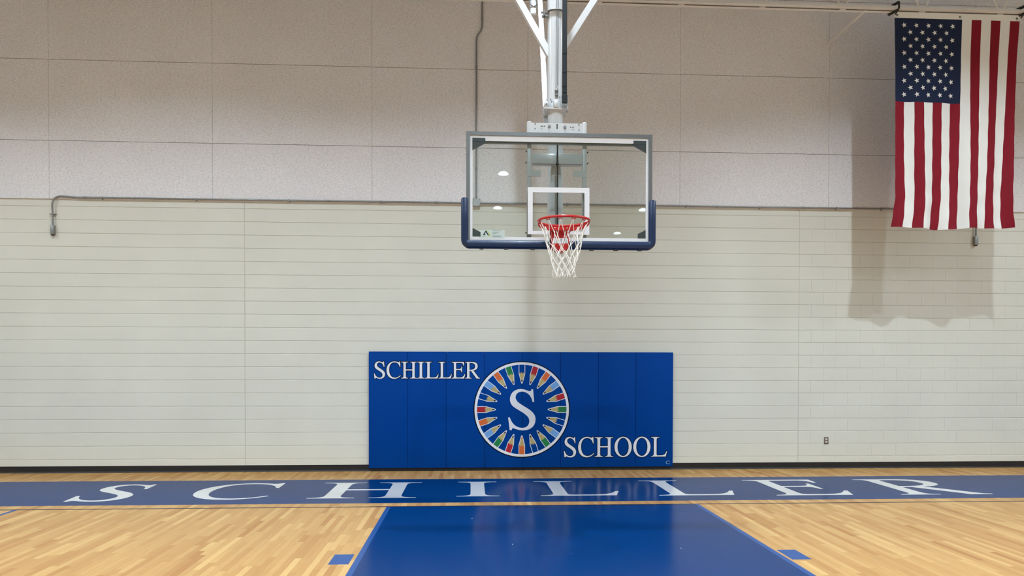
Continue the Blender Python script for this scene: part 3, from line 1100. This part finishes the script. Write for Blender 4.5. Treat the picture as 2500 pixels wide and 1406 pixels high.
# ------------------------------------------------------------------ flag hung from the joist
FY = -1.2
FZT, FZB = 6.742, 3.685
fl = thing('flag', (7.03, FY, FZB), 'large stars and stripes flag hung vertically from the roof joist', 'flag')


def interp(tab, t):
    for (a, b), (c, d) in zip(tab, tab[1:]):
        if t <= c:
            return b + (d - b) * (t - a) / (c - a)
    return tab[-1][1]


LEFT = [(0, 6.106), (.25, 6.128), (.45, 6.136), (.70, 6.146), (.86, 6.158), (.95, 6.128), (1.0, 6.100)]
RIGHT = [(0, 7.996), (.2, 7.958), (.45, 7.936), (.70, 7.922), (.84, 7.905), (.94, 7.912), (1.0, 7.934)]


def fs(u, v, off=0.0):
    """Cloth surface: u across 0..1, v down 0..1."""
    x0, x1 = interp(LEFT, v), interp(RIGHT, v)
    x = x0 + (x1 - x0) * u
    k = max(v, 0.0) ** 1.3
    x += k * (.010 * math.sin(9 * u + 5 * v) + .008 * math.sin(17 * u - 7 * v + 1)) * math.sin(PI * u)
    y = FY + k * (.050 * math.sin(2 * PI * (2.2 * u + .25 * v) + .6) + .028 * math.sin(2 * PI * (5.1 * u - .5 * v)))
    y += .006 * math.sin(2 * PI * (9 * v + 3 * u)) * v
    zb = FZB - .030 * math.sin(PI * min(1, u * 1.0)) - .01 * math.sin(2 * PI * u)
    z = FZT + (zb - FZT) * v
    return (x, y - off, z)


def patch(u0, u1, v0, v1, nu, nv, off=0.0):
    v = [fs(u0 + (u1 - u0) * i / nu, v0 + (v1 - v0) * j / nv, off) for i in range(nu + 1) for j in range(nv + 1)]
    f = [(i * (nv + 1) + j, (i + 1) * (nv + 1) + j, (i + 1) * (nv + 1) + j + 1, i * (nv + 1) + j + 1) for i in range(nu) for j in range(nv)]
    return MB().add(v, f)


HV = .016
CV = .408
for s in range(13):
    v0 = CV if s < 7 else HV
    obj('stripe', patch(s / 13, (s + 1) / 13, v0, 1, 4, 60), M['flag_red'] if s % 2 == 0 else M['flag_white'], fl, smooth=True, recalc=False)
    obj('hem', patch(s / 13 + .002, (s + 1) / 13 - .002, .982, 1.0, 3, 3, .004), M['flag_red'] if s % 2 == 0 else M['flag_white'], fl, recalc=False)
canton = obj('canton', patch(0, 7 / 13, HV, CV, 20, 24), M['flag_navy'], fl, smooth=True, recalc=False, label='navy canton with white stars')
hd = obj('heading', patch(0, 1, -.012, HV, 26, 2, .001), M['flag_white'], fl, recalc=False, label='white canvas heading')
for u in (.02, .52, .975):
    c = fs(u, .004, .004)
    pts = [(c[0] + .012 * math.cos(a), c[1], c[2] + .012 * math.sin(a)) for a in [2 * PI * k / 14 for k in range(14)]]
    obj('grommet', MB().tube(pts, .004, 6, closed=True), M['dark'], hd, smooth=True)
W, Hh = 1.85, 3.05
for r in range(11):
    cnt = 5 if r % 2 == 0 else 4
    for c in range(cnt):
        uc = (7 / 13) * ((.14 + .18 * c) if cnt == 5 else (.23 + .18 * c))
        vc = HV + (CV - HV) * (.085 + .0825 * r)
        ro, ri = .039, .0165
        v = [fs(uc, vc, .003)]
        for k in range(10):
            a = PI + 2 * PI * k / 10
            rr = ro if k % 2 == 0 else ri
            v.append(fs(uc + rr * math.cos(a) / W, vc + rr * math.sin(a) / Hh, .003))
        obj('star', MB().add(v, [(0, 1 + k, 1 + (k + 1) % 10) for k in range(10)]), M['flag_white'], canton, recalc=False)
for x in (6.10, 7.99):
    t = MB()
    lp = [(-1.29, 6.775), (-1.29, 6.875), (-1.11, 6.875), (-1.11, 6.775)]
    for i in range(4):
        a, b = lp[i], lp[(i + 1) % 4]
        t.bar((x - .03 + (.05 if a[0] < -1.2 else 0), a[0], a[1]), (x - .03 + (.05 if b[0] < -1.2 else 0), b[0], b[1]), .042, .006, up=(1, 0, 0))
    t.bar((x + .02, -1.285, 6.776), (x + .012, -1.205, 6.735), .02, .006, up=(1, 0, 0))
    obj('hanging_strap', t, M['dark'], fl, label='dark strap tied round the joist')

# ------------------------------------------------------------------ roof joist, strut
CZ = 6.792
jo = thing('roof_joist', (1.0, FY, CZ), 'white open-web steel roof joist running above the flag', 'joist')
for s in (-1, 1):
    y0 = FY + s * .0125
    t = MB().box(RX0, RX1, min(y0, y0 + s * .066), max(y0, y0 + s * .066), CZ, CZ + .006)
    t.box(RX0, RX1, min(y0, y0 + s * .006), max(y0, y0 + s * .006), CZ, CZ + .066)
    obj('bottom_chord_angle', t, M['joist'], jo)
    t = MB().box(RX0, RX1, min(y0, y0 + s * .066), max(y0, y0 + s * .066), 8.1, 8.106)
    t.box(RX0, RX1, min(y0, y0 + s * .006), max(y0, y0 + s * .006), 8.04, 8.106)
    obj('top_chord_angle', t, M['joist'], jo)
xs = 2.98 - 1.18 * 12
while xs < RX1 - .3:
    if xs > RX0 + .2:
        obj('spacer', MB().box(xs - .045, xs + .045, FY - .0125, FY + .0125, CZ - .001, CZ + .05), M['joist'], jo)
        for sg in (-1, 1):
            x1 = xs + sg * .59
            if RX0 < x1 < RX1:
                obj('web_rod', MB().cyl((xs + sg * .03, FY, CZ + .03), (x1, FY, 8.07), .0125, 8), M['joist'], jo, smooth=True)
    xs += 1.18
su = thing('bracing_strut', (5.70, -.6, 6.80), 'thin white strut tying the roof joist to the wall left of the flag', 'strut')
obj('angle_bar', MB().bar((5.685, -1.19, 6.806), (5.715, -.028, 6.815), .034, .034), M['joist'], su)
obj('wall_plate', MB().box(5.69, 5.74, -.034, -.026, 6.775, 6.845), M['joist'], su)

# ------------------------------------------------------------------ conduit on the wall
co = thing('electrical_conduit', (.078, -.03, 4.20), 'grey steel conduit run with junction box behind the glass backboard', 'conduit')
CR = .0125
CYY = -.045


def arc(cx, cz, r, a0, a1, n=8):
    return [(cx + r * math.cos(math.radians(a0 + (a1 - a0) * k / n)), CYY, cz + r * math.sin(math.radians(a0 + (a1 - a0) * k / n))) for k in range(n + 1)]


CZW = 4.190
obj('horizontal_pipe', MB().tube([(.03, CYY, CZW), (-3, CYY, CZW), (-6.0, CYY, CZW), (-6.1, CYY, CZW + .01), (-6.2, CYY, CZW + .015)] + arc(-6.215, CZW - .105, .12, 90, 180), .0125, 10), M['conduit'], co, smooth=True)
obj('horizontal_pipe', MB().tube([(.12, CYY, CZW), (4, CYY, CZW), (8.07, CYY, CZW)] + arc(8.07, CZW - .12, .12, 90, 0), .0125, 10), M['conduit'], co, smooth=True)
obj('vertical_pipe', MB().tube([(.077, CYY, 4.24), (.077, CYY, 6.66), (.078, CYY, 6.74), (.095, CYY, 6.80), (.145, CYY, 6.865), (.163, CYY, 6.92), (.165, CYY, 7.0), (.165, CYY, CEIL - .01)], CR, 10), M['conduit'], co, smooth=True)
jb = obj('junction_box', MB().box(.020, .140, -.075, -.027, 4.135, 4.255, ch=.005), M['boxgrey'], co, label='square grey junction box')
for dx in (.032, .128):
    for z in (4.147, 4.243):
        obj('box_screw', MB().cyl((dx, -.080, z), (dx, -.074, z), .005, 8), M['dark'], jb)
for x, z, lab in ((-6.335, 3.70, 'small grey device box on a short conduit drop near the left edge'), (8.19, 3.70, 'small grey device box on a short conduit drop just below the flag')):
    db = thing('device_box', (x, -.001, z - .09), lab, 'electrical box', 'device boxes at the ends of the conduit run')
    obj('drop_pipe', MB().tube([(x, CYY, CZW - .10), (x, CYY, 4.03), (x, -.036, 3.95), (x, -.034, z + .05)], .0125, 10), M['conduit'], db, smooth=True)
    e = obj('end_box', MB().box(x - .028, x + .028, -.058, -.001, z - .075, z + .065, ch=.008), M['conduit'], db, smooth=True)
    if x < 0:
        obj('pipe_strap', MB().box(x - .04, x + .04, -.050, -.001, 3.93, 3.942), M['conduit'], db)
    obj('box_lens', MB().lathe([(.012, z - .092), (.022, z - .088), (.022, z - .07)], x, -.035, 12), M['dark'], e, smooth=True)
for x in (-5.6, -4.2, -2.8, -1.4, 1.5, 3.4, 4.6, 5.85, 6.6, 7.6):
    s = MB().box(x - .010, x + .010, -.060, -.056, CZW - .016, CZW + .016)
    s.box(x - .010, x + .010, -.060, -.0275, CZW - .018, CZW - .014)
    s.box(x - .010, x + .010, -.031, -.0275, CZW - .030, CZW - .014)
    obj('pipe_strap', s, M['conduit'], co)
for x in (-5.85, -.55, -2.2, 2.4, 5.3, 3.9):
    obj('coupling', MB().cyl((x - .03, CYY, CZW), (x + .03, CYY, CZW), .0165, 12), M['conduit'], co, smooth=True)
for z, x in ((4.72, .077), (6.30, .077), (7.05, .165), (4.262, .077)):
    obj('coupling', MB().cyl((x, CYY, z - .025), (x, CYY, z + .025), .0165, 12), M['conduit'], co, smooth=True)

# ------------------------------------------------------------------ wall outlet
ou = thing('electrical_outlet', (5.735, 0, .39), 'small grey duplex outlet low on the block wall right of the blue padding', 'outlet')
pl = obj('cover_plate', MB().box(5.699, 5.771, -.007, -.0012, .392, .508, ch=.002), M['outlet_plate'], ou, smooth=True)
for z in (.428, .472):
    pts = [(5.735 + .0175 * math.cos(a), z + max(-.0135, min(.0135, .0175 * math.sin(a)))) for a in [2 * PI * k / 20 for k in range(20)]]
    r = obj('receptacle', MB().prism(pts, -.0095, -.005), M['outlet_white'], ou)
    t = MB().box(5.7285, 5.7305, -.0099, -.009, z, z + .008).box(5.7395, 5.7415, -.0099, -.009, z, z + .007).cyl((5.735, -.0099, z - .007), (5.735, -.009, z - .007), .0024, 8)
    obj('socket_slot', t, M['dark'], r)

# ------------------------------------------------------------------ high-bay lamps (they light the hall)
LZ = 7.33
first = None
for r in range(6):
    for c in range(-2, 3):
        x, y = .94 + 5.26 * c, -4.7 - 4.72 * r
        if r == 0 and c == 0:
            x = .72
        lab = 'round high-bay lamp hung below the gym ceiling'
        if first is None:
            first = thing('high_bay_lamp', (x, y, LZ), lab, 'lamp', 'high-bay lamps in rows below the ceiling')
            ho = obj('housing', MB().lathe([(.10, LZ + .006), (.12, LZ + .010), (.12, LZ + .05), (.11, LZ + .075), (.10, LZ + .14), (.06, LZ + .16), (.012, LZ + .17), (.012, CEIL)], x, y, 28, open_start=True), M['housing'], first, smooth=True)
            le = obj('lens', MB().add([(x + .065 * math.cos(2 * PI * k / 16), y - .065 * math.sin(2 * PI * k / 16), LZ) for k in range(16)], [tuple(range(16))]), M['lens'], first, recalc=False)
            rf = obj('added_skirt', MB().skirt([(.067, LZ + .003), (.122, LZ - .020), (.163, LZ - .068)], x, y, 12), M['added_skirt'], first, smooth=True, recalc=False)  # skirt added round the lens to cut the beam at high angles
            off = [WLOC[ho.name] - Vector((x, y, LZ)), WLOC[le.name] - Vector((x, y, LZ)), WLOC[rf.name] - Vector((x, y, LZ))]
            parts = (ho, le, rf)
        else:
            e = first.copy()
            put(e, (x, y, LZ), None)
            for p, of in zip(parts, off):
                q = p.copy()
                q.parent = None
                put(q, Vector((x, y, LZ)) + of, e)
